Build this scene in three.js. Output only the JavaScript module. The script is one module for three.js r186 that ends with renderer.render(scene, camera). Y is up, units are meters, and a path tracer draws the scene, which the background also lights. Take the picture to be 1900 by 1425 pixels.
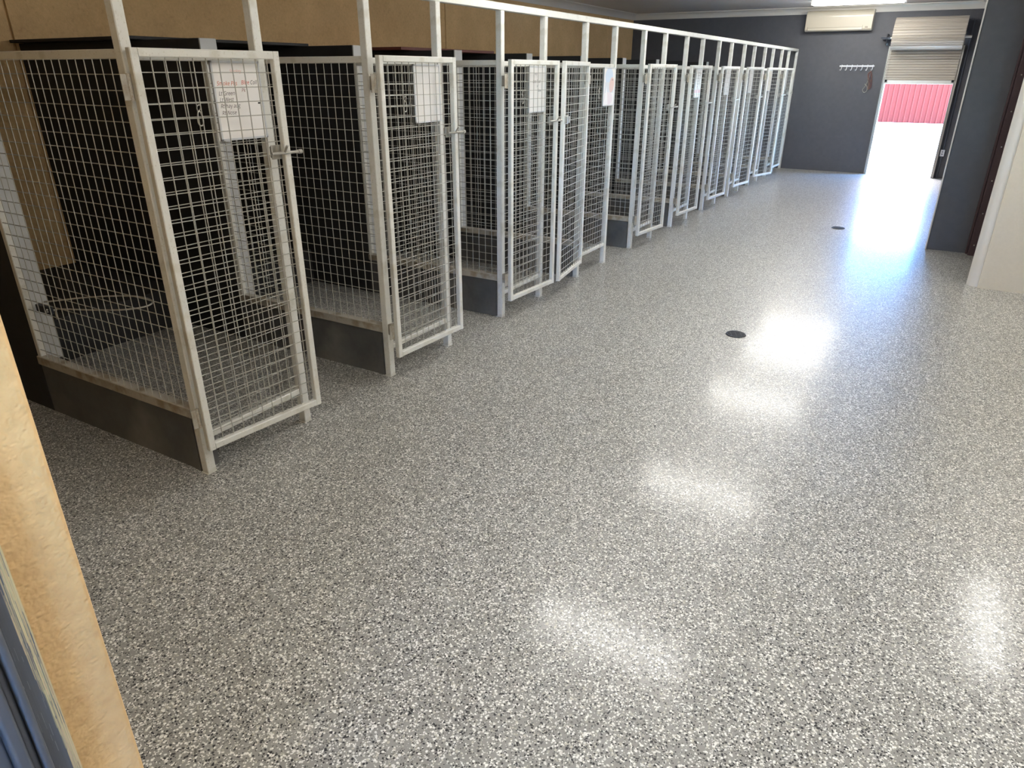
import * as THREE from 'three';
import { Sky } from 'three/addons/objects/Sky.js';
import { RectAreaLightUniformsLib } from 'three/addons/lights/RectAreaLightUniformsLib.js';
import { RoundedBoxGeometry } from 'three/addons/geometries/RoundedBoxGeometry.js';
import { mergeGeometries } from 'three/addons/utils/BufferGeometryUtils.js';

// ---------- camera, sky, sun, exposure ----------
const scene = new THREE.Scene();
const renderer = new THREE.WebGLRenderer({ antialias: true });
renderer.toneMapping = THREE.LinearToneMapping;
renderer.toneMappingExposure = 1.16;
renderer.shadowMap.enabled = true;
RectAreaLightUniformsLib.init();
const camera = new THREE.PerspectiveCamera(58.13, 1900 / 1425, 0.05, 200);
camera.position.set(0, 1.557, 0);
camera.rotation.order = 'YXZ';
camera.rotation.set(-0.4237, 0.5294, 0.0028);
const sunTo = new THREE.Vector3(0.58, 0.8, 0.06).normalize();
const sky = new Sky();
sky.scale.setScalar(1000);
sky.material.uniforms.turbidity.value = 7;
sky.material.uniforms.rayleigh.value = 0.6;
sky.material.uniforms.mieCoefficient.value = 0.004;
sky.material.uniforms.mieDirectionalG.value = 0.7;
sky.material.uniforms.sunPosition.value.copy(sunTo);
scene.add(sky);
scene.environmentIntensity = 12.0;
const sun = new THREE.DirectionalLight(new THREE.Color(1, 0.93, 0.82), 30);
sun.position.copy(sunTo).multiplyScalar(40).add(new THREE.Vector3(-1, 0, -7));
sun.target.position.set(-1, 0, -7);
sun.castShadow = true;
sun.shadow.mapSize.set(2048, 2048);
Object.assign(sun.shadow.camera, { left: -30, right: 30, top: 30, bottom: -30, near: 1, far: 90 });
scene.add(sun, sun.target);
const LAMP_RADIANCE = 19.5, LAMP_COLOR = new THREE.Color(0.985, 0.985, 0.97);

// ---------- helpers (d is the depth into the room: z = -d) ----------
let seed = 12345;
const rnd = () => { seed = (seed * 1664525 + 1013904223) >>> 0; return seed / 4294967296; };
const rr = (a, b) => a + (b - a) * rnd();
const V = (x, y, d) => new THREE.Vector3(x, y, -d);
const names = new Map();
function numbered(n) { const k = names.get(n) ?? 0; names.set(n, k + 1); return k ? n + '_' + String(k).padStart(3, '0') : n; }
function metreUV(g) {                               // uv in metres by the axis the face looks along
  if (g.index) g = g.toNonIndexed();
  const p = g.attributes.position, n = g.attributes.normal, uv = new Float32Array(p.count * 2);
  for (let i = 0; i < p.count; i++) {
    const ax = Math.abs(n.getX(i)), ay = Math.abs(n.getY(i)), az = Math.abs(n.getZ(i));
    if (ay >= ax && ay >= az) { uv[2 * i] = p.getX(i); uv[2 * i + 1] = p.getZ(i); }
    else if (ax >= az) { uv[2 * i] = p.getZ(i); uv[2 * i + 1] = p.getY(i); }
    else { uv[2 * i] = p.getX(i); uv[2 * i + 1] = p.getY(i); }
  }
  g.setAttribute('uv', new THREE.BufferAttribute(uv, 2));
  return g;
}
function clean(g) {
  if (g.index) g = g.toNonIndexed();
  for (const k of Object.keys(g.attributes)) if (!['position', 'normal', 'uv'].includes(k)) g.deleteAttribute(k);
  return g;
}
const merge = (list) => list.length === 1 ? clean(list[0]) : mergeGeometries(list.map(clean), false);
function mesh(name, geo, mat, parent) {
  const m = new THREE.Mesh(Array.isArray(geo) ? merge(geo) : geo, mat);
  m.name = parent === scene ? numbered(name) : name;
  m.castShadow = m.receiveShadow = true;
  parent.add(m);
  return m;
}
function thing(name, label, category, [x, y, d] = [0, 0, 0], turn = 0, group) {
  const g = new THREE.Group(); g.name = numbered(name); g.position.set(x, y, -d); g.rotation.y = turn;
  g.userData = { label, category }; if (group) g.userData.group = group;
  scene.add(g); return g;
}
function tag(o, label, category, group) { Object.assign(o.userData, { label, category }); if (group) o.userData.group = group; return o; }
function struct(name, label, category, geo, mat) {
  let o;
  if (geo) o = mesh(name, geo, mat, scene); else { o = new THREE.Group(); o.name = numbered(name); scene.add(o); }
  o.userData = { label, category, kind: 'structure' };
  return o;
}
function box(x0, x1, y0, y1, d0, d1) {              // plain box between two corners
  const g = new THREE.BoxGeometry(Math.abs(x1 - x0), Math.abs(y1 - y0), Math.abs(d1 - d0));
  g.translate((x0 + x1) / 2, (y0 + y1) / 2, -(d0 + d1) / 2);
  return metreUV(g);
}
function cbox(x0, x1, y0, y1, d0, d1, r = 0.003) {  // box with chamfered edges
  const w = Math.abs(x1 - x0), h = Math.abs(y1 - y0), t = Math.abs(d1 - d0);
  const g = new RoundedBoxGeometry(w, h, t, 1, Math.min(r, w / 2.2, h / 2.2, t / 2.2));
  g.translate((x0 + x1) / 2, (y0 + y1) / 2, -(d0 + d1) / 2);
  return metreUV(g);
}
function bar(a, b, w, h = w, ch = 0.003) {          // square tube from a to b: 8-sided prism with chamfered edges
  const L = a.distanceTo(b), s = new THREE.Shape(), X = w / 2, Y = h / 2;
  s.moveTo(-X + ch, -Y); s.lineTo(X - ch, -Y); s.lineTo(X, -Y + ch); s.lineTo(X, Y - ch); s.lineTo(X - ch, Y); s.lineTo(-X + ch, Y); s.lineTo(-X, Y - ch); s.lineTo(-X, -Y + ch); s.closePath();
  const g = new THREE.ExtrudeGeometry(s, { depth: L, bevelEnabled: false });
  const dir = b.clone().sub(a).normalize(), up = Math.abs(dir.y) > 0.9 ? new THREE.Vector3(1, 0, 0) : new THREE.Vector3(0, 1, 0);
  const xx = new THREE.Vector3().crossVectors(up, dir).normalize(), yy = new THREE.Vector3().crossVectors(dir, xx);
  g.applyMatrix4(new THREE.Matrix4().makeBasis(xx, yy, dir).setPosition(a));
  return metreUV(g);
}
function rod(a, b, r, seg = 8, open = false) {
  const L = a.distanceTo(b), g = new THREE.CylinderGeometry(r, r, L, seg, 1, open);
  g.applyQuaternion(new THREE.Quaternion().setFromUnitVectors(new THREE.Vector3(0, 1, 0), b.clone().sub(a).normalize()));
  g.translate((a.x + b.x) / 2, (a.y + b.y) / 2, (a.z + b.z) / 2);
  return clean(g);
}
const tube = (pts, r, n = 40, seg = 8, closed = false) => clean(new THREE.TubeGeometry(new THREE.CatmullRomCurve3(pts, closed), n, r, seg, closed));
// welded wire grid in the local xy plane
function wireGrid(x0, x1, y0, y1, px, py, r, fromTop = false, sx = px) {
  const out = [], P = (x, y, z) => new THREE.Vector3(x, y, z), lo = Math.min(x0, x1), hi = Math.max(x0, x1), s = x1 > x0 ? 1 : -1;
  for (let x = x0 + s * sx; x > lo + 0.006 && x < hi - 0.006; x += s * px) { const w = rr(-0.0012, 0.0012); out.push(rod(P(x + w, y0, r * 0.9), P(x - w, y1, r * 0.9), r, 6, true)); }
  for (let k = 1; ; k++) {
    const y = fromTop ? y1 - k * py : y0 + k * py;
    if (y < y0 + 0.006 || y > y1 - 0.006) break;
    out.push(rod(P(lo, y, -r * 0.9), P(hi, y, -r * 0.9), r, 6, true));
  }
  return merge(out);
}

// ---------- textures ----------
const lattice = (n) => { const a = new Float32Array(n * n); for (let i = 0; i < a.length; i++) a[i] = rnd(); return a; };
function noiseField(size, cells, octaves, fall = 0.5) { // tiling value noise 0..1
  const f = new Float32Array(size * size); let amp = 1, tot = 0;
  for (let o = 0, c = cells; o < octaves; o++, c *= 2, amp *= fall) {
    const L = lattice(c); tot += amp;
    for (let y = 0; y < size; y++) {
      const fy = y / size * c, iy = fy | 0, ty = fy - iy, sy = ty * ty * (3 - 2 * ty), r0 = (iy % c) * c, r1 = ((iy + 1) % c) * c;
      for (let x = 0; x < size; x++) {
        const fx = x / size * c, ix = fx | 0, tx = fx - ix, sx = tx * tx * (3 - 2 * tx), a = ix % c, b = (ix + 1) % c;
        f[y * size + x] += amp * ((L[r0 + a] * (1 - sx) + L[r0 + b] * sx) * (1 - sy) + (L[r1 + a] * (1 - sx) + L[r1 + b] * sx) * sy);
      }
    }
  }
  for (let i = 0; i < f.length; i++) f[i] /= tot;
  return f;
}
function dataTex(size, fn, metres, srgb = true) {
  const d = new Uint8Array(size * size * 4);
  for (let i = 0; i < size * size; i++) { const c = fn(i); for (let k = 0; k < 3; k++) d[4 * i + k] = Math.max(0, Math.min(255, c[k])); d[4 * i + 3] = 255; }
  const t = new THREE.DataTexture(d, size, size);
  t.wrapS = t.wrapT = THREE.RepeatWrapping; t.magFilter = THREE.LinearFilter; t.minFilter = THREE.LinearMipmapLinearFilter; t.generateMipmaps = true;
  if (srgb) t.colorSpace = THREE.SRGBColorSpace;
  t.repeat.set(1 / metres, 1 / metres); t.needsUpdate = true;
  return t;
}
function flakeTexture(size, metres) {               // grey epoxy with white and black vinyl flakes
  const d = new Uint8Array(size * size * 4), ppm = size / metres, mott = noiseField(size, 24, 2);
  for (let i = 0; i < size * size; i++) { const v = (mott[i] - 0.5) * 14; d[4 * i] = 138 + v; d[4 * i + 1] = 137 + v; d[4 * i + 2] = 132 + v; d[4 * i + 3] = 255; }
  const kinds = [[0.48, [224, 223, 218], 14], [0.31, [18, 18, 21], 10], [0.09, [100, 98, 94], 14], [0.12, [176, 172, 160], 14]];
  const N = Math.round(metres * metres * 35000);
  for (let n = 0; n < N; n++) {
    let q = rnd(), k = 0; while (k < kinds.length - 1 && q > kinds[k][0]) { q -= kinds[k][0]; k++; }
    const v = rr(-1, 1) * kinds[k][2], col = kinds[k][1].map((c) => Math.max(0, Math.min(255, c + v)));
    const s = Math.pow(rnd(), 1.6), a = (0.0012 + 0.0029 * s) * (k === 1 ? 0.88 : 1) * ppm, b = a * rr(0.5, 1), th = rnd() * 6.283, c = Math.cos(th), sn = Math.sin(th), e = rr(1.2, 3);
    const cx = rnd() * size, cy = rnd() * size, R = Math.ceil(a * 1.3);
    for (let y = -R; y <= R; y++) for (let x = -R; x <= R; x++) {
      const u = (x * c + y * sn) / a, w = (-x * sn + y * c) / b;
      if (Math.pow(Math.abs(u), e) + Math.pow(Math.abs(w), e) > 1) continue;
      const px = ((cx + x | 0) + size) % size, py = ((cy + y | 0) + size) % size, i = 4 * (py * size + px);
      d[i] = col[0]; d[i + 1] = col[1]; d[i + 2] = col[2];
    }
  }
  const t = new THREE.DataTexture(d, size, size);
  t.wrapS = t.wrapT = THREE.RepeatWrapping; t.magFilter = THREE.LinearFilter; t.colorSpace = THREE.SRGBColorSpace; t.repeat.set(1 / metres, 1 / metres); t.needsUpdate = true;
  return t;
}
const nFine = noiseField(512, 64, 3), nMid = noiseField(512, 12, 5), nBig = noiseField(512, 3, 5), nPeel = noiseField(1024, 100, 2, 0.6), nGrit = noiseField(512, 170, 2, 0.7);
const grey = (f) => (i) => { const v = f(i); return [v, v, v]; };
const T = {
  floor: flakeTexture(2048, 1.9),
  peel: dataTex(1024, grey((i) => nPeel[i] * 255), 0.8, false),
  tan: dataTex(512, (i) => { const v = (nBig[i] - 0.5) * 38 + (nMid[i] - 0.5) * 22 + (nGrit[i] - 0.5) * 16, s = Math.max(0, nMid[(i * 7 + 911) % nMid.length] - 0.68) * 90; return [206 + v - s, 174 + v * 0.95 - s, 127 + v * 0.8 - s * 0.8]; }, 2.4),
  grit: dataTex(512, grey((i) => nGrit[i] * 200 + nFine[i] * 55), 0.7, false),
  charcoal: dataTex(512, (i) => { const v = (nBig[i] - 0.5) * 12 + (nFine[i] - 0.5) * 7; return [76 + v, 76 + v, 81 + v]; }, 3),
  black: dataTex(512, (i) => { const v = (nMid[i] - 0.5) * 10 + (nFine[i] - 0.5) * 6; return [36 + v, 36 + v, 37 + v]; }, 1.5),
  sheet: dataTex(512, (i) => { const s = Math.max(0, nBig[i] - 0.56) * 130, v = (nMid[i] - 0.5) * 16 + (nFine[i] - 0.5) * 8; return [86 + v + s, 86 + v + s * 0.9, 85 + v + s * 0.75]; }, 1.1),
  paint: dataTex(512, (i) => { const g = Math.max(0, nMid[i] - 0.62) * 90 + Math.max(0, nGrit[i] - 0.72) * 150, v = (nBig[i] - 0.5) * 10; return [212 + v - g * 0.9, 212 + v - g, 205 + v - g * 1.25]; }, 0.9),
  dirty: dataTex(512, (i) => { const g = Math.max(0, nMid[i] - 0.45) * 130, v = (nGrit[i] - 0.5) * 16; return [168 + v - g * 0.75, 163 + v - g * 0.9, 152 + v - g * 1.1]; }, 0.6),
  cream: dataTex(512, (i) => { const v = (nBig[i] - 0.5) * 12 + (nGrit[i] - 0.5) * 6; return [205 + v, 198 + v, 183 + v]; }, 2),
  ceil: dataTex(512, (i) => { const v = (nBig[i] - 0.5) * 8 + (nFine[i] - 0.5) * 4; return [230 + v, 227 + v, 223 + v]; }, 3),
  concrete: dataTex(512, (i) => { const v = (nBig[i] - 0.5) * 24 + (nGrit[i] - 0.5) * 24; return [205 + v, 199 + v, 186 + v]; }, 3),
};
const std = (o) => new THREE.MeshStandardMaterial(o);
const phys = (o) => new THREE.MeshPhysicalMaterial(o);
const M = {
  floor: phys({ map: T.floor, roughness: 0.42, clearcoat: 0.34, clearcoatRoughness: 0.15, bumpMap: T.peel, bumpScale: 0.0006 }),
  tan: std({ map: T.tan, roughness: 0.9, bumpMap: T.grit, bumpScale: 0.002 }),
  charcoal: std({ map: T.charcoal, roughness: 0.55, bumpMap: T.grit, bumpScale: 0.0004 }),
  roughBlock: std({ map: T.charcoal, roughness: 0.7, bumpMap: T.grit, bumpScale: 0.006 }),
  black: std({ map: T.black, roughness: 0.75 }),
  sheet: std({ map: T.sheet, roughness: 0.5, metalness: 0.15 }),
  endCap: std({ color: 0xb4b6b6, roughness: 0.55 }),
  paint: std({ map: T.paint, roughness: 0.42 }),
  dirty: std({ map: T.dirty, roughness: 0.55 }),
  wire: std({ color: 0xadaca4, roughness: 0.42, metalness: 0.4 }),
  steel: std({ color: 0xb9b7b0, roughness: 0.35, metalness: 0.8 }),
  darkSteel: std({ color: 0x2c2f36, roughness: 0.5, metalness: 0.5 }),
  cream: std({ map: T.cream, roughness: 0.7, bumpMap: T.grit, bumpScale: 0.0003 }),
  trim: std({ color: 0xdad6cf, roughness: 0.6 }),
  ceil: std({ map: T.ceil, roughness: 0.85 }),
  slat: std({ color: 0xaaa194, roughness: 0.45, metalness: 0.1 }),
  slatBar: std({ color: 0xd9d7d0, roughness: 0.4, metalness: 0.3 }),
  rubber: std({ color: 0x141416, roughness: 0.8 }),
  ac: std({ color: 0xc4bba8, roughness: 0.22 }),
  acDark: std({ color: 0x8f8474, roughness: 0.5 }),
  diffuser: std({ color: 0xffffff, roughness: 0.5, emissive: new THREE.Color(1, 0.96, 0.86), emissiveIntensity: 8 }),
  fitting: std({ color: 0xe8e6e0, roughness: 0.5 }),
  red: phys({ color: 0x612c24, roughness: 1, specularIntensity: 0.05 }),
  concrete: std({ map: T.concrete, roughness: 0.9 }),
  maroon: std({ color: 0x3f2d31, roughness: 0.5 }),
  screw: std({ color: 0xd8d4cc, roughness: 0.3, metalness: 0.7 }),
  guide: std({ color: 0x5b5f68, roughness: 0.35, metalness: 0.35 }),
  boardFrame: std({ color: 0xc3c6c8, roughness: 0.4 }),
  redBoard: std({ color: 0x5a2a20, roughness: 0.65 }),
  lead: std({ color: 0x7a6458, roughness: 0.7 }),
  leadRed: std({ color: 0x6e4a48, roughness: 0.7 }),
  whitePlastic: std({ color: 0xd9dade, roughness: 0.4 }),
};

// ---------- the building ----------
const XL = -5.36, DF = 13.6, CEIL = 2.54, XF = -2.373;
struct('floor', 'glossy grey epoxy floor full of white and black flakes', 'floor', box(-5.7, 2.9, -0.25, 0, 0.02, 13.72), M.floor);
struct('ceiling', 'flat off-white plasterboard ceiling', 'ceiling', box(-5.7, 2.9, CEIL, CEIL + 0.2, 0.0, 13.85), M.ceil);
{ // left wall: four precast panels with recessed joints
  const w = struct('wall_left', 'tan rendered wall above the kennels with vertical panel joints', 'wall');
  mesh('wall_core', box(-5.7, XL - 0.018, 0, CEIL, 0.0, 13.85), M.tan, w);
  const j = [0.0, 2.70, 7.57, 12.41, 13.6];
  for (let k = 0; k < 4; k++) mesh('panel', cbox(XL - 0.02, XL, 0, CEIL, j[k] + 0.007, j[k + 1] - 0.007, 0.004), M.tan, w);
}
{ // far wall with the roller door opening
  const w = struct('wall_far', 'charcoal painted far end wall round the roller door', 'wall');
  mesh('wall_section', box(-5.7, -0.975, 0, CEIL, DF, DF + 0.2), M.charcoal, w);
  mesh('lintel', box(-0.975, 0.0, 1.98, CEIL, DF, DF + 0.2), M.charcoal, w);
  mesh('rough_block_pier', box(0.0, 0.6, 0, CEIL, DF, DF + 0.2), M.roughBlock, w);
}
{ // wall with the doorway the camera stands in
  const w = struct('wall_front', 'tan rendered wall end beside the near doorway', 'wall');
  const sh = new THREE.Shape(), r = 0.012;           // rounded jamb corner in plan
  sh.moveTo(-5.7, 0.08); sh.lineTo(-0.855, 0.08); sh.lineTo(-0.855, 0.345 - r); sh.quadraticCurveTo(-0.855, 0.345, -0.855 - r, 0.345); sh.lineTo(-5.7, 0.345); sh.closePath();
  const g = new THREE.ExtrudeGeometry(sh, { depth: CEIL, bevelEnabled: false, curveSegments: 4 }); g.rotateX(-Math.PI / 2);
  mesh('jamb_section', metreUV(g), M.tan, w);
  mesh('jamb_section', box(1.05, 2.9, 0, CEIL, 0.08, 0.345), M.tan, w);
  mesh('lintel', box(-0.855, 1.05, 2.25, CEIL, 0.08, 0.345), M.tan, w);
}
{ // right side: cream side wall, cream cross wall, dark block beyond the side passage
  const w = struct('wall_right', 'cream side wall right of the walkway', 'wall');
  mesh('wall_section', box(2.6, 2.9, 0, CEIL, 0.345, 7.8), M.cream, w);
  struct('wall_cross', 'cream painted cross wall at the right edge of the view', 'wall', box(0.5, 2.6, 0, CEIL, 6.48, 6.66), M.cream);
  const sh = new THREE.Shape();
  sh.moveTo(0.515, 6.502); sh.lineTo(0.49, 6.502); sh.absarc(0.506, 6.58, 0.079, -Math.PI / 2 - 0.2, Math.PI / 2 + 0.1, true); sh.lineTo(0.515, 6.66); sh.closePath();
  const g = new THREE.ExtrudeGeometry(sh, { depth: CEIL, bevelEnabled: false, curveSegments: 14 }); g.rotateX(-Math.PI / 2);
  struct('trim_1', 'rounded cream edge post of the cross wall', 'wall trim', clean(g), M.trim);
  struct('wall_block', 'dark charcoal wall block beyond the side passage', 'wall', [box(0.1, 2.9, 0, CEIL, 7.8, 7.92), box(0.22, 2.9, 0, CEIL, 7.92, 13.6)], M.charcoal);
  struct('trim_2', 'pale corner bead on the dark wall block', 'wall trim', cbox(0.092, 0.104, 0, CEIL, 7.788, 7.806, 0.003), M.trim);
  const j = struct('trim_3', 'maroon steel door jamb with bright screw heads', 'door jamb');
  mesh('jamb', [cbox(0.445, 0.505, 0, 2.1, 7.70, 7.80, 0.006), cbox(0.425, 0.445, 0, 2.1, 7.76, 7.80, 0.006)], M.maroon, j);
  for (let k = 0; k < 7; k++) { const s = new THREE.SphereGeometry(0.006, 8, 6); s.translate(0.478, 0.1 + 0.29 * k, -7.698); mesh('screw', clean(s), M.screw, j); }
}
{ // cove cornice, swept along the walls
  const cove = (L) => {
    const s = new THREE.Shape(); s.moveTo(0, 0); s.lineTo(0, -0.1); s.lineTo(0.012, -0.1); s.quadraticCurveTo(0.026, -0.028, 0.095, -0.012); s.lineTo(0.095, 0); s.closePath();
    return new THREE.ExtrudeGeometry(s, { depth: L, bevelEnabled: false, curveSegments: 8 });
  };
  const a = cove(13.255); a.translate(XL, CEIL, -13.6);
  struct('trim_4', 'white cove cornice along the top of the tan wall', 'cornice', clean(a), M.trim);
  const b = cove(5.58); b.rotateY(-Math.PI / 2); b.translate(0.22, CEIL, -13.6);
  struct('trim_5', 'white cove cornice along the top of the far wall', 'cornice', clean(b), M.trim);
  const c = cove(5.68); c.rotateY(Math.PI); c.translate(0.22, CEIL, -7.92);
  struct('trim_6', 'white cove cornice along the dark wall block', 'cornice', clean(c), M.trim);
}
struct('ground', 'sunlit pale concrete ground outside the roller door', 'ground', box(-40, 40, -0.4, -0.02, 13.85, 60), M.concrete);
struct('ground', 'pale concrete floor and ground behind the camera', 'ground', box(-40, 40, -0.4, -0.03, -40, 0.0), M.concrete);
{ // front room behind the camera, with one window
  const w = struct('wall_entry', 'cream walls of the entry room behind the camera', 'wall');
  mesh('side_wall', box(-4.2, -4, -0.02, CEIL, -5.2, 0.08), M.cream, w);
  mesh('side_wall', box(4, 4.2, -0.02, CEIL, -5.2, 0.08), M.cream, w);
  mesh('return_wall', box(2.9, 4, -0.02, CEIL, 0.0, 0.08), M.cream, w);
  mesh('window_wall', [box(-4, 0.6, -0.02, CEIL, -5.2, -5), box(2.6, 4, -0.02, CEIL, -5.2, -5), box(0.6, 2.6, -0.02, 1.0, -5.2, -5), box(0.6, 2.6, 2.0, CEIL, -5.2, -5)], M.cream, w);
  struct('ceiling', 'white ceiling of the entry room behind the camera', 'ceiling', box(-4.2, 4.2, CEIL, CEIL + 0.2, -5.2, 0.0), M.ceil);
}

{ // roller door of the far wall
  const d = struct('door_1', 'cream roller door rolled half way up', 'roller door');
  const prof = (len) => {                            // one slat: shallow box with a groove along its middle
    const s = new THREE.Shape(), h = 0.075, t = 0.009;
    s.moveTo(0, 0); s.lineTo(t, 0.008); s.lineTo(t, h * 0.44); s.lineTo(t * 0.2, h * 0.5); s.lineTo(t, h * 0.56); s.lineTo(t, h - 0.008); s.lineTo(0, h); s.lineTo(-0.004, h); s.lineTo(-0.004, 0); s.closePath();
    const g = new THREE.ExtrudeGeometry(s, { depth: len, bevelEnabled: false }); g.rotateY(-Math.PI / 2); return g; // length along -x, face to +z
  };
  const x1 = 0.005, x0 = -0.985, yb = 1.46;
  const flat = clean(prof(x1 - x0));
  for (let k = 0; k < 9; k++) { const s = mesh('slat', flat, M.slat, d); s.position.set(x1, yb + 0.075 * k, -13.53); }
  const R = 0.215, cy = 2.115, cd = 13.335, n = 18, roll = clean(prof(x1 - x0 - 0.03));
  for (let k = 0; k < n; k++) {
    const a = (k / n) * Math.PI * 2, s = mesh('rolled_slat', roll, M.slat, d);
    s.rotation.x = a; s.position.set(x1 - 0.012, cy - Math.sin(a) * R - Math.cos(a) * 0.037, -cd + Math.cos(a) * R - Math.sin(a) * 0.037);
  }
  mesh('end_disc', [rod(V(-0.955, cy, cd), V(-0.95, cy, cd), R - 0.006, 28), rod(V(-0.03, cy, cd), V(-0.025, cy, cd), R - 0.006, 28)], M.slatBar, d);
  mesh('shaft', rod(V(-1.13, 2.06, cd), V(0.085, 2.06, cd), 0.018, 12), M.steel, d);
  mesh('bracket', [cbox(-1.13, -1.0, 2.05, 2.075, 13.3, 13.6), cbox(-1.05, -1.04, 1.96, 2.12, 13.28, 13.6)], M.darkSteel, d);
  mesh('bottom_bar', cbox(x0, x1, 1.405, yb, 13.515, 13.545, 0.006), M.slatBar, d);
  for (const x of [x0 + 0.03, x1 - 0.03]) mesh('stop_block', cbox(x - 0.016, x + 0.016, 1.43, 1.465, 13.49, 13.52, 0.004), M.rubber, d);
  for (const [a, b] of [[-1.005, -0.965], [-0.012, 0.028]]) mesh('guide_rail', [cbox(a, a + 0.006, 0, 1.95, 13.5, 13.6, 0.001), cbox(b - 0.006, b, 0, 1.95, 13.5, 13.6, 0.001), cbox(a, b, 0, 1.95, 13.565, 13.6, 0.001)], M.steel, d);
}
{ // steel guide of the near doorway, on the jamb at the left edge of the view
  const cv = document.createElement('canvas'); cv.width = 256; cv.height = 2048; const c = cv.getContext('2d');
  c.fillStyle = '#565a62'; c.fillRect(0, 0, 256, 2048);
  for (let k = 0; k < 900; k++) { const v = 60 + rnd() * 50 | 0; c.fillStyle = `rgba(${v},${v + 4},${v + 12},0.25)`; c.fillRect(rnd() * 256, rnd() * 2048, rr(1, 3), rr(20, 160)); }
  for (let k = 0; k < 1500; k++) {                   // tan wall paint brushed over the lip of the guide in ragged strokes
    const y = rnd() * 2048, reach = Math.max(6, 58 + 60 * Math.sin(y / 163) + 34 * Math.sin(y / 61 + 2)), x = 256 - Math.pow(rnd(), 1.7) * reach;
    c.fillStyle = `rgba(${190 + rnd() * 16 | 0},${172 + rnd() * 14 | 0},${130 + rnd() * 14 | 0},${0.35 + rnd() * 0.5})`; c.fillRect(x, y, rr(2, 10), rr(20, 120));
  }
  c.fillStyle = 'rgb(198,180,138)'; c.fillRect(246, 0, 10, 2048);
  for (let k = 0; k < 70; k++) { c.fillStyle = 'rgba(205,207,210,0.4)'; c.fillRect(rnd() * 200, rnd() * 2048, rr(1, 4), rr(3, 22)); }
  const tx = new THREE.CanvasTexture(cv); tx.colorSpace = THREE.SRGBColorSpace;
  const smear = std({ map: tx, roughness: 0.35, metalness: 0.3 });
  const d = struct('door_2', 'grey steel door guide smeared with tan paint on the near jamb', 'door guide');
  const gb = new THREE.BoxGeometry(0.02, 2.25, 0.03); gb.translate(-0.845, 1.125, -0.247);
  const uv = gb.attributes.uv, p = gb.attributes.position;
  for (let i = 0; i < p.count; i++) uv.setXY(i, (-p.getZ(i) - 0.232) / 0.03, p.getY(i) / 2.25);
  mesh('guide_lip', gb, smear, d);
  mesh('guide_rib', [cbox(-0.855, -0.826, 0, 2.25, 0.222, 0.2325, 0.005), cbox(-0.855, -0.834, 0, 2.25, 0.212, 0.2225, 0.004), cbox(-0.855, -0.824, 0, 2.25, 0.196, 0.2125, 0.005), cbox(-0.855, -0.836, 0, 2.25, 0.15, 0.1965, 0.004)], M.guide, d);
}
{ // fence across the yard
  const f = thing('sheet_fence', 'red ribbed sheet metal fence across the bright yard', 'fence', [0, 0, 29.3]);
  const s = new THREE.Shape(); const w = 0.165;
  s.moveTo(0, 0); s.lineTo(0.115, 0); s.lineTo(0.128, -0.03); s.lineTo(0.152, -0.03); s.lineTo(w, 0); s.lineTo(w, -0.006); s.lineTo(0.156, -0.036); s.lineTo(0.124, -0.036); s.lineTo(0.111, -0.006); s.lineTo(0, -0.006); s.closePath();
  const g = new THREE.ExtrudeGeometry(s, { depth: 1.78, bevelEnabled: false }); g.rotateX(-Math.PI / 2);
  for (let k = 0; k < 73; k++) { const m = mesh('sheet_panel', g, M.red, f); m.position.set(-7 + k * w, -0.02, 0); }
  mesh('top_rail', cbox(-7, 5, 1.74, 1.79, -0.05, 0.0, 0.004), M.red, f);
}

// ---------- ceiling lights ----------
function batten(x, d, turn, label, group) {
  const L = thing('ceiling_light', label, 'ceiling light', [x, CEIL, d], turn, group);
  mesh('housing', cbox(-0.62, 0.62, -0.03, 0, -0.105, 0.105, 0.006), M.fitting, L);
  const g = new RoundedBoxGeometry(1.2, 0.05, 0.18, 3, 0.02); g.translate(0, -0.052, 0);
  mesh('light_diffuser', clean(g), M.diffuser, L);
  for (const x of [-0.61, 0.61]) mesh('end_cap', cbox(x - 0.012, x + 0.012, -0.08, -0.028, -0.095, 0.095, 0.005), M.fitting, L);
  const a = new THREE.RectAreaLight(LAMP_COLOR, LAMP_RADIANCE, 1.18, 0.16);
  a.position.set(0, -0.081, 0); a.rotation.x = -Math.PI / 2; L.add(a);
  for (const q of [-1, 1]) {                         // the lit long sides of the diffuser
    const b = new THREE.RectAreaLight(LAMP_COLOR, LAMP_RADIANCE * 2.4, 1.18, 0.05);
    b.position.set(0, -0.052, q * 0.1); b.rotation.order = 'YXZ'; b.rotation.set(0.5, q > 0 ? Math.PI : 0, 0); L.add(b);
  }
}
[3.95, 6.4, 8.95, 10.95, 12.25].forEach((d, k) => batten(-1.43, d, 0, k === 4 ? 'lit batten ceiling light in front of the air conditioner' : `lit batten ceiling light, number ${['one', 'two', 'three', 'four'][k]} from the camera, above the walkway`, 'batten ceiling lights'));
[2.0, 5.6].forEach((d, k) => batten(1.14, d, Math.PI / 2, `lit batten ceiling light beside the right wall, number ${['one', 'two'][k]} from the camera`, 'battens by the right wall'));

batten(-0.2, 1.05, 0, 'lit batten ceiling light just inside the near doorway');
batten(0.6, -1.8, 0, 'lit batten ceiling light of the entry room behind the camera');
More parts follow.
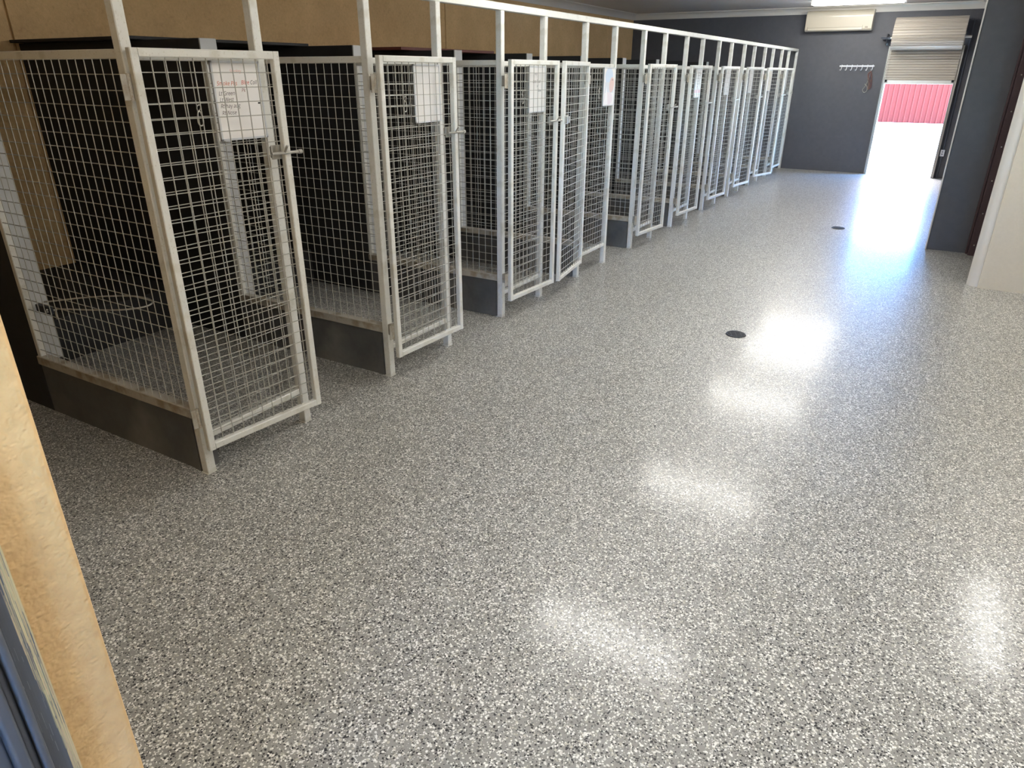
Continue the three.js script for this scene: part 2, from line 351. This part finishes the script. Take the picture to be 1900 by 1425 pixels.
// ---------- kennels ----------
const A = (k) => 1.537 + (k - 1) * 1.2003, B = (k) => A(k) + 0.5525;
const ord = ['', 'first', 'second', 'third', 'fourth', 'fifth', 'sixth', 'seventh', 'eighth', 'ninth', 'tenth', 'last'];
const DEND = 13.575, PW = 0.04, RAIL = 1.888;
const MESH_Y0 = 0.155, GATE_TOP = 1.628, WR = 0.002;
{ // welded front frame: top rail, posts, and a fixed wire panel between each pair of posts
  const f = thing('kennel_front_frame', 'tall pale grey steel frame of posts, top rail and fixed mesh panels along the kennels', 'steel frame', [XF, 0, 0]);
  mesh('top_rail', bar(V(-PW / 2, RAIL + 0.02, 0.6), V(-PW / 2, RAIL + 0.02, DEND + 0.02), PW), M.paint, f);
  const post = merge([bar(V(-PW / 2, 0, 0), V(-PW / 2, RAIL, 0), PW), cbox(-PW - 0.004, 0, 0, 0.004, -PW / 2 - 0.004, PW / 2 + 0.004, 0.001)]);
  const ds = [B(0)]; for (let k = 1; k <= 10; k++) ds.push(A(k), B(k)); ds.push(DEND);
  for (const d of ds) mesh('post', post, M.paint, f).position.z = -d;
  const a = PW / 2, b = B(1) - A(1) - PW / 2, x = -PW / 2;
  const top = bar(V(x, 1.605, a), V(x, 1.605, b), 0.028), low = bar(V(x, MESH_Y0 + 0.014, a), V(x, MESH_Y0 + 0.014, b), 0.028);
  const g = wireGrid(a, b, MESH_Y0 + 0.02, 1.604, 0.05, 0.05, WR, true, 0.066); g.rotateY(Math.PI / 2); g.translate(x + 0.008, 0, 0);
  for (let k = 1; k <= 10; k++) {
    const p = new THREE.Group(); p.name = 'fixed_panel'; p.position.z = -A(k); f.add(p);
    mesh('panel_top', top, M.paint, p); mesh('panel_bottom', low, M.paint, p);
    mesh('wire_mesh', g, M.wire, p).userData.kind = 'stuff';
  }
}
{ // partitions between kennels: plinth, ledge, wire panel, then a solid divider to the back wall
  const XM = -1.14, partition = new THREE.Group();
  mesh('base_board', box(-1.15, -0.012, 0, 0.252, -0.012, 0.066), M.sheet, partition);
  mesh('board_edge', [cbox(-0.012, -0.006, 0, 0.252, -0.012, 0.07, 0.001), cbox(-0.05, -0.012, 0, 0.252, -0.017, -0.012, 0.001)], M.sheet, partition);
  mesh('ledge_rail', bar(V(0, 0.278, 0.0), V(XM, 0.278, 0.0), 0.046, 0.044), M.dirty, partition);
  mesh('top_rail', bar(V(0, 1.61, 0.0), V(XM, 1.61, 0.0), 0.03), M.paint, partition);
  mesh('back_upright', bar(V(XM + 0.012, 0.3, 0.0), V(XM + 0.012, 1.6, 0.0), 0.03), M.paint, partition);
  const g = wireGrid(0, XM + 0.03, 0.298, 1.598, 0.0505, 0.0505, WR, true, 0.045); g.translate(0, 0, 0.012);
  mesh('wire_mesh', g, M.wire, partition).userData.kind = 'stuff';
  const divider = new THREE.Group();
  mesh('divider_panel', cbox(XL + 3.545, -0.01, 0, 1.722, -0.014, 0.092, 0.004), M.black, divider);
  mesh('end_cap', cbox(-0.01, 0.0, 0.26, 1.722, -0.014, 0.092, 0.002), M.endCap, divider);
  const plat = new THREE.Group();
  mesh('platform_deck', cbox(XL, -4.16, 0, 0.26, 0.095, 1.183, 0.006), M.black, plat);
  for (let k = 1; k <= 10; k++) {
    const p = partition.clone(); p.name = numbered('mesh_partition'); p.position.set(XF - PW, 0, -A(k)); scene.add(p);
    tag(p, k === 1 ? 'nearest wire mesh kennel partition with dark base board, by the tan jamb' : `wire mesh kennel partition with dark base board, ${ord[k]} from the camera`, 'kennel partition', 'kennel side partitions');
    const d = divider.clone(); d.name = numbered('solid_divider'); d.position.set(-3.545, 0, -A(k)); scene.add(d);
    tag(d, `black solid divider wall with pale front edge behind the ${ord[k]} mesh partition`, 'divider wall', 'solid kennel dividers');
    const s = plat.clone(); s.name = numbered('sleeping_platform'); s.position.set(0, 0, -A(k)); scene.add(s);
    tag(s, `low black sleeping platform at the back of the ${ord[k]} kennel from the camera`, 'platform', 'kennel sleeping platforms');
  }
}
// gates: hinge point, free end (x, depth)
const gates = [
  [-2.333, 1.512, -2.269, 2.08], [-2.312, 2.713, -2.282, 3.29], [-2.31, 3.91, -2.27, 4.47], [-2.342, 5.106, -2.252, 4.518], [-2.318, 6.312, -2.256, 6.86],
  [-2.315, 7.51, -2.265, 8.06], [-2.32, 8.705, -2.268, 9.268], [-2.318, 9.912, -2.247, 10.485], [-2.316, 11.112, -2.167, 11.64], [-2.300, 12.315, -2.282, 12.86],
];
gates.forEach(([hx, hd, ex, ed], n) => {
  const k = n + 1, L = Math.hypot(ex - hx, ed - hd), th = Math.atan2(ed - hd, ex - hx), y0 = 0.132, y1 = GATE_TOP, S = 0.028;
  const label = k === 4 ? 'pale steel mesh gate half shut, meeting the free edge of the third gate' : k === 9 ? 'pale steel mesh gate swung widest off the fence, ninth from the camera' : k === 1 ? 'nearest pale steel mesh gate folded back flat beside the tan jamb' : `pale steel mesh gate folded back, ${ord[k]} along the row from the camera`;
  const g = thing('kennel_gate', label, 'gate', [hx, 0, hd], th, 'kennel mesh gates');
  const E = k === 3 ? L - 0.026 : L, P = (x, y, z = 0) => new THREE.Vector3(x, y, z), flip = k === 4 ? -1 : 1;
  mesh('hinge_stile', bar(P(S / 2, y0), P(S / 2, y1), S), M.paint, g);
  mesh('latch_stile', bar(P(L - S / 2, y0), P(L - S / 2, y1), S), M.paint, g);
  mesh('top_rail', bar(P(S, y1 - S / 2), P(L - S, y1 - S / 2), S), M.paint, g);
  mesh('bottom_rail', bar(P(S, y0 + S / 2), P(L - S, y0 + S / 2), S), M.paint, g);
  const w = wireGrid(S - 0.004, L - S + 0.004, y0 + S - 0.004, y1 - S + 0.004, 0.05, 0.05, WR, true); w.translate(0, 0, -0.006);
  mesh('wire_mesh', w, M.wire, g).userData.kind = 'stuff';
  for (const y of [1.509, 0.28]) {
    const reach = hx - XF - 0.0006, arm = k === 4 ? cbox(-0.026, 0.006, y - 0.03, y + 0.03, -reach + 0.004, 0.013, 0.001) : cbox(0.004, 0.03, y - 0.03, y + 0.03, 0.013, reach, 0.001);
    const h = mesh('hinge', [rod(P(-0.008, y - 0.042, -0.014 * flip), P(-0.008, y + 0.042, -0.014 * flip), 0.007, 10), cbox(-0.006, 0.024, y - 0.04, y + 0.04, 0.0125 * flip, 0.016 * flip, 0.001), cbox(-0.034, -0.006, y - 0.04, y + 0.04, 0.012 * flip, 0.016 * flip, 0.001), arm], M.dirty, g);
    h.userData.label = 'steel butt hinge';
  }
  const lt = mesh('latch', [cbox(L - 0.07, L - 0.004, 1.235, 1.29, 0.016, 0.02, 0.002), cbox(L - 0.066, L - 0.05, 1.24, 1.285, 0.016, 0.034, 0.003), cbox(L - 0.026, L - 0.01, 1.24, 1.285, 0.016, 0.034, 0.003)], M.steel, g);
  lt.userData.label = 'slide bolt latch';
  mesh('bolt', [rod(P(E - 0.1, 1.262, 0.027), P(E + 0.03, 1.262, 0.027), 0.006, 8), rod(P(E + 0.026, 1.262, 0.027), P(E + 0.042, 1.262, 0.027), 0.009, 10), rod(P(L - 0.04, 1.262, 0.027), P(L - 0.04, 1.29, 0.05), 0.005, 8)], M.steel, lt);
});
{ // latch keeper on the fourth panel's far post
  const k = thing('latch_keeper', 'steel latch keeper sticking out of the post beside the picture card', 'latch', [XF, 0, B(4)]);
  mesh('plate', cbox(-0.03, 0.004, 1.2, 1.25, 0.02, 0.026, 0.002), M.steel, k);
  mesh('jaw', [cbox(-0.004, 0.05, 1.238, 1.25, 0.022, 0.028, 0.002), cbox(-0.004, 0.04, 1.2, 1.212, 0.022, 0.028, 0.002), rod(new THREE.Vector3(0.04, 1.244, -0.025), new THREE.Vector3(0.062, 1.268, -0.025), 0.005, 8)], M.steel, k);
}
// ---------- boards on the fixed panels ----------
function boardCanvas(draw, bg = '#efedea') {
  const cv = document.createElement('canvas'); cv.width = 420; cv.height = 512; const c = cv.getContext('2d');
  c.fillStyle = bg; c.fillRect(0, 0, 420, 512); draw(c);
  const t = new THREE.CanvasTexture(cv); t.colorSpace = THREE.SRGBColorSpace; return t;
}
const pen = (c, txt, x, y, col, px = 38) => { c.font = `italic ${px}px sans-serif`; c.fillStyle = col; c.fillText(txt, x, y); };
const boards = {
  1: ['glossy whiteboard with red and black handwriting behind the nearest gate', (c) => { pen(c, 'Smokey', 150, 66, '#e8b9b0', 30); pen(c, 'Smoke Pks', 20, 150, '#c0583e'); pen(c, 'Blue', 240, 145, '#c04030'); pen(c, 'Coll', 325, 145, '#2a2a30'); pen(c, 'Pk', 235, 196, '#7a4a44', 34); pen(c, 'Lt Green', 24, 216, '#4a4442'); pen(c, 'Lt West', 24, 258, '#4a4442'); pen(c, 'Rt hay aug', 24, 300, '#4a4442'); pen(c, 'Rt Nose', 28, 346, '#4a4442'); c.fillStyle = '#16161a'; c.fillRect(376, 270, 26, 10); }],
  2: ['blank white board behind the second gate', () => {}],
  3: ['white card with black handwriting behind the third gate', (c) => { pen(c, 'Pick', 130, 90, '#55555a', 40); pen(c, 'Lots Food', 90, 178, '#26262a', 46); pen(c, 'of', 200, 226, '#45454a', 36); pen(c, 'Stew', 220, 280, '#2c2c30', 44); }],
  4: ['white card with faded blue and pink print on the fourth panel', (c) => {
    c.fillStyle = '#cfdeee'; c.beginPath(); c.ellipse(190, 110, 150, 120, 0, 0, 7); c.fill(); c.fillStyle = '#dadee4'; c.fillRect(40, 190, 340, 150);
    c.fillStyle = '#e6cbc4'; c.beginPath(); c.ellipse(300, 230, 90, 110, 0.4, 0, 7); c.fill(); c.fillStyle = '#eadfe2'; c.beginPath(); c.ellipse(190, 420, 170, 90, 0, 0, 7); c.fill(); c.fillStyle = '#f4f2f2'; c.beginPath(); c.moveTo(20, 500); c.lineTo(110, 240); c.lineTo(180, 500); c.fill(); pen(c, 'Ace', 290, 170, '#77727a', 40); }],
  6: ['white card with grey notes and a red lower edge behind the sixth gate', (c) => { for (let k = 0; k < 6; k++) pen(c, ['Fed am', 'Fed pm', 'Walk', 'Meds', 'Bath', 'Bed'][k], 150, 70 + k * 52, '#55525c', 40); c.fillStyle = '#f0b6b4'; c.fillRect(0, 372, 420, 60); }],
  7: ['plain white card behind the seventh gate', () => {}],
  8: ['plain white card behind the eighth gate', () => {}],
  9: ['plain cream card behind the ninth gate', () => {}],
  10: ['plain white card behind the tenth gate, furthest along the row', () => {}],
};
for (const key of Object.keys(boards)) {
  const k = +key, [label, draw] = boards[k], t = thing('notice_board', label, 'notice board', [XF + 0.0075, 1.314, B(k) - 0.137], Math.PI / 2, 'boards on the kennel front');
  const w = 0.225, h = 0.28, face = new THREE.BoxGeometry(w - 0.012, h - 0.012, 0.003); face.translate(0, h / 2, 0.0035);
  const m = std({ map: boardCanvas(draw, k === 9 ? '#ece7d8' : '#efedea'), roughness: 0.16 });
  mesh('backing', cbox(-w / 2, w / 2, 0, h, -0.002, 0.002, 0.001), M.boardFrame, t);
  mesh('writing_surface', face, m, t);
  mesh('frame', [cbox(-w / 2, w / 2, 0, 0.008, -0.007, 0.002, 0.001), cbox(-w / 2, w / 2, h - 0.008, h, -0.007, 0.002, 0.001), cbox(-w / 2, -w / 2 + 0.008, 0, h, -0.007, 0.002, 0.001), cbox(w / 2 - 0.008, w / 2, 0, h, -0.007, 0.002, 0.001)], M.boardFrame, t);
}
// ---------- small things on the kennels ----------
for (let k = 1; k <= 4; k++) {
  const c = thing('snap_hook', `small steel snap hook hanging on the ${ord[k]} fixed panel beside its board`, 'hook', [XF + 0.008, 1.4, A(k) + 0.225], Math.PI / 2, 'snap hooks on the panels');
  const pts = []; for (let i = 0; i < 14; i++) { const a = i / 14 * Math.PI * 2; pts.push(new THREE.Vector3(Math.sin(a) * 0.011 * (1 - 0.35 * Math.cos(a)), Math.cos(a) * 0.026, 0.004)); }
  mesh('hook_body', tube(pts, 0.0024, 40, 6, true), M.steel, c);
  const e = []; for (let i = 0; i < 10; i++) { const a = i / 10 * Math.PI * 2; e.push(new THREE.Vector3(0.004 + Math.sin(a) * 0.008, 0.036 + Math.cos(a) * 0.01, 0.004 * Math.cos(a))); }
  mesh('eye_ring', tube(e, 0.002, 24, 6, true), M.steel, c);
}
{ // wire ring that holds a feeding bowl, on the upright of the nearest partition
  const r = thing('bowl_holder', 'bent wire bowl ring on the back upright of the nearest partition', 'bowl holder', [-3.5, 0.56, 1.55]);
  const P = (x, y, d) => V(x, y, d);
  mesh('ring', tube([P(0.0, 0.0, 0.04), P(0.14, 0.005, 0.2), P(0.3, 0.004, 0.31), P(0.43, 0.0, 0.31), P(0.475, 0, 0.25), P(0.44, 0, 0.17), P(0.3, 0, 0.08), P(0.18, 0, 0.022), P(0.15, -0.005, 0.012), P(0.145, -0.05, 0.01)], 0.004, 70, 8), M.steel, r);
  mesh('clamp', cbox(-0.005, 0.11, -0.035, 0.0, 0.0, 0.022, 0.004), M.darkSteel, r);
  mesh('wing_bolt', [rod(P(0.1, -0.02, -0.01), P(0.1, -0.02, 0.03), 0.005, 8), rod(P(0.085, -0.035, -0.008), P(0.115, -0.005, -0.008), 0.004, 8)], M.steel, r);
}
{ // offcut lying across two dividers
  const b = mesh('loose_board', cbox(-5.34, -3.97, 1.7235, 1.747, 4.97, 6.42, 0.003), M.redBoard, scene);
  tag(b, 'dark red-brown board lying across the tops of two black dividers', 'board');
  const c = mesh('loose_board', cbox(-5.34, -4.06, 1.7235, 1.741, 2.66, 4.03, 0.003), M.black, scene);
  tag(c, 'black board lying across the tops of the dividers behind the nearest gate', 'board');
}
// ---------- far wall fittings ----------
{
  const a = thing('air_conditioner', 'cream wall mounted split air conditioner under the far cornice', 'air conditioner', [-1.8, 2.18, 13.6]);
  const s = new THREE.Shape(); s.moveTo(0, 0.012); s.lineTo(0.13, 0); s.quadraticCurveTo(0.19, 0.0, 0.2, 0.03); s.lineTo(0.21, 0.2); s.quadraticCurveTo(0.21, 0.262, 0.17, 0.285); s.lineTo(0.02, 0.3); s.lineTo(0, 0.3); s.closePath();
  const g = new THREE.ExtrudeGeometry(s, { depth: 0.98, bevelEnabled: true, bevelSize: 0.006, bevelThickness: 0.008, bevelSegments: 2, curveSegments: 8 }); g.rotateY(-Math.PI / 2); g.translate(0.49, 0, 0.0);
  mesh('body', clean(g), M.ac, a);
  const lou = cbox(-0.45, 0.36, 0.012, 0.045, -0.208, -0.196, 0.002);
  mesh('louvre', lou, M.ac, a);
  mesh('louvre_gap', [cbox(-0.45, 0.36, 0.046, 0.05, -0.212, -0.19, 0.001), cbox(0.362, 0.366, 0.012, 0.075, -0.214, -0.19, 0.001), cbox(-0.456, -0.452, 0.012, 0.065, -0.214, -0.19, 0.001)], M.acDark, a);
  mesh('intake_grille', [0, 1, 2, 3, 4].map((i) => cbox(-0.47, 0.47, 0.2925 - i * 0.0022, 0.2985 - i * 0.0022, -0.05 - i * 0.025, -0.035 - i * 0.025, 0.002)), M.acDark, a);
  mesh('display_panel', cbox(0.4, 0.44, 0.035, 0.055, -0.214, -0.19, 0.001), M.acDark, a);
}
{
  const r = thing('hook_rail', 'white wall rail with seven hooks left of the roller door', 'hook rail', [-1.43, 1.665, 13.6]);
  const P = (x, y, o) => new THREE.Vector3(x, y, o);
  mesh('rail', cbox(-0.262, 0.262, -0.012, 0.012, -0.016, 0.0, 0.003), M.whitePlastic, r);
  for (let k = 0; k < 7; k++) { const x = -0.225 + k * 0.0775; mesh('hook', tube([P(x, 0.02, 0.018), P(x, -0.01, 0.02), P(x - 0.004, -0.05, 0.03), P(x - 0.012, -0.066, 0.05), P(x - 0.018, -0.052, 0.068)], 0.006, 18, 7), M.whitePlastic, r); }
  const l = thing('dog_lead', 'tan and reddish dog lead bundle with a chain end on the last wall hook', 'dog lead', [0, 0, 13.6]);
  const hang = (name, pts, m, rad) => mesh(name, tube(pts.map(([x, y, o]) => new THREE.Vector3(x, y, o)), rad, 70, 7), m, l);
  hang('strap', [[-1.2, 1.592, 0.075], [-1.24, 1.55, 0.03], [-1.22, 1.46, 0.03], [-1.2, 1.4, 0.03], [-1.205, 1.33, 0.02], [-1.195, 1.31, 0.025], [-1.19, 1.4, 0.035], [-1.175, 1.48, 0.035], [-1.18, 1.55, 0.05], [-1.2, 1.592, 0.078]], M.lead, 0.006);
  hang('strap', [[-1.2, 1.59, 0.075], [-1.225, 1.53, 0.05], [-1.19, 1.44, 0.05], [-1.175, 1.36, 0.04], [-1.18, 1.32, 0.035], [-1.165, 1.34, 0.03], [-1.16, 1.43, 0.045], [-1.19, 1.53, 0.06], [-1.2, 1.59, 0.078]], M.leadRed, 0.0055);
  hang('chain', [[-1.205, 1.588, 0.06], [-1.215, 1.48, 0.02], [-1.25, 1.36, 0.02], [-1.275, 1.31, 0.02], [-1.25, 1.27, 0.02], [-1.215, 1.29, 0.02], [-1.22, 1.36, 0.02], [-1.26, 1.4, 0.02]], M.steel, 0.0045);
}
{
  const s = thing('switch_box', 'small pale switch box low on the pier right of the roller door', 'switch box', [0.075, 0.34, 13.6]);
  mesh('box', cbox(-0.032, 0.028, 0, 0.1, -0.045, 0, 0.006), M.whitePlastic, s);
  mesh('push_button', [rod(new THREE.Vector3(-0.002, 0.07, 0.045), new THREE.Vector3(-0.002, 0.07, 0.052), 0.009, 12), rod(new THREE.Vector3(-0.002, 0.035, 0.045), new THREE.Vector3(-0.002, 0.035, 0.052), 0.009, 12)], M.guide, s);
  const c = mesh('conduit', [rod(V(0.075, 0.0, 13.585), V(0.075, 0.34, 13.585), 0.011, 10), rod(V(0.075, 0.44, 13.585), V(0.075, 2.3, 13.585), 0.011, 10)], M.guide, scene);
  tag(c, 'thin grey conduit running up the pier from the switch box', 'conduit');
}
// ---------- floor drains ----------
function drain(x, d, r, label) {
  const t = thing('floor_drain', label, 'floor drain', [x, 0, d], 0.4, 'floor drains');
  const bowl = new THREE.CylinderGeometry(r * 0.98, r * 0.98, 0.003, 32); bowl.translate(0, 0.0015, 0); mesh('sump', clean(bowl), M.rubber, t);
  const ring = new THREE.LatheGeometry([[r * 0.9, 0.001], [r * 0.9, 0.006], [r, 0.006], [r * 1.04, 0.001]].map(([a, b]) => new THREE.Vector2(a, b)), 40); mesh('rim', clean(ring), M.darkSteel, t);
  for (let i = -4; i <= 4; i++) { const z = i * r * 0.2, l = Math.sqrt(Math.max(0, (r * 0.9) ** 2 - z * z)); mesh('grate_bar', [cbox(-l, l, 0.0025, 0.006, z - r * 0.045, z + r * 0.045, 0.001)], M.darkSteel, t); }
  mesh('cross_bar', [-0.5, 0, 0.5].map((q) => cbox(q * r - r * 0.04, q * r + r * 0.04, 0.002, 0.005, -r * 0.72, r * 0.72, 0.001)), M.darkSteel, t);
}
drain(-0.885, 4.405, 0.062, 'round dark grated floor drain in the middle of the floor');
drain(-0.768, 8.43, 0.066, 'smaller looking round floor drain further back toward the roller door');

renderer.render(scene, camera);
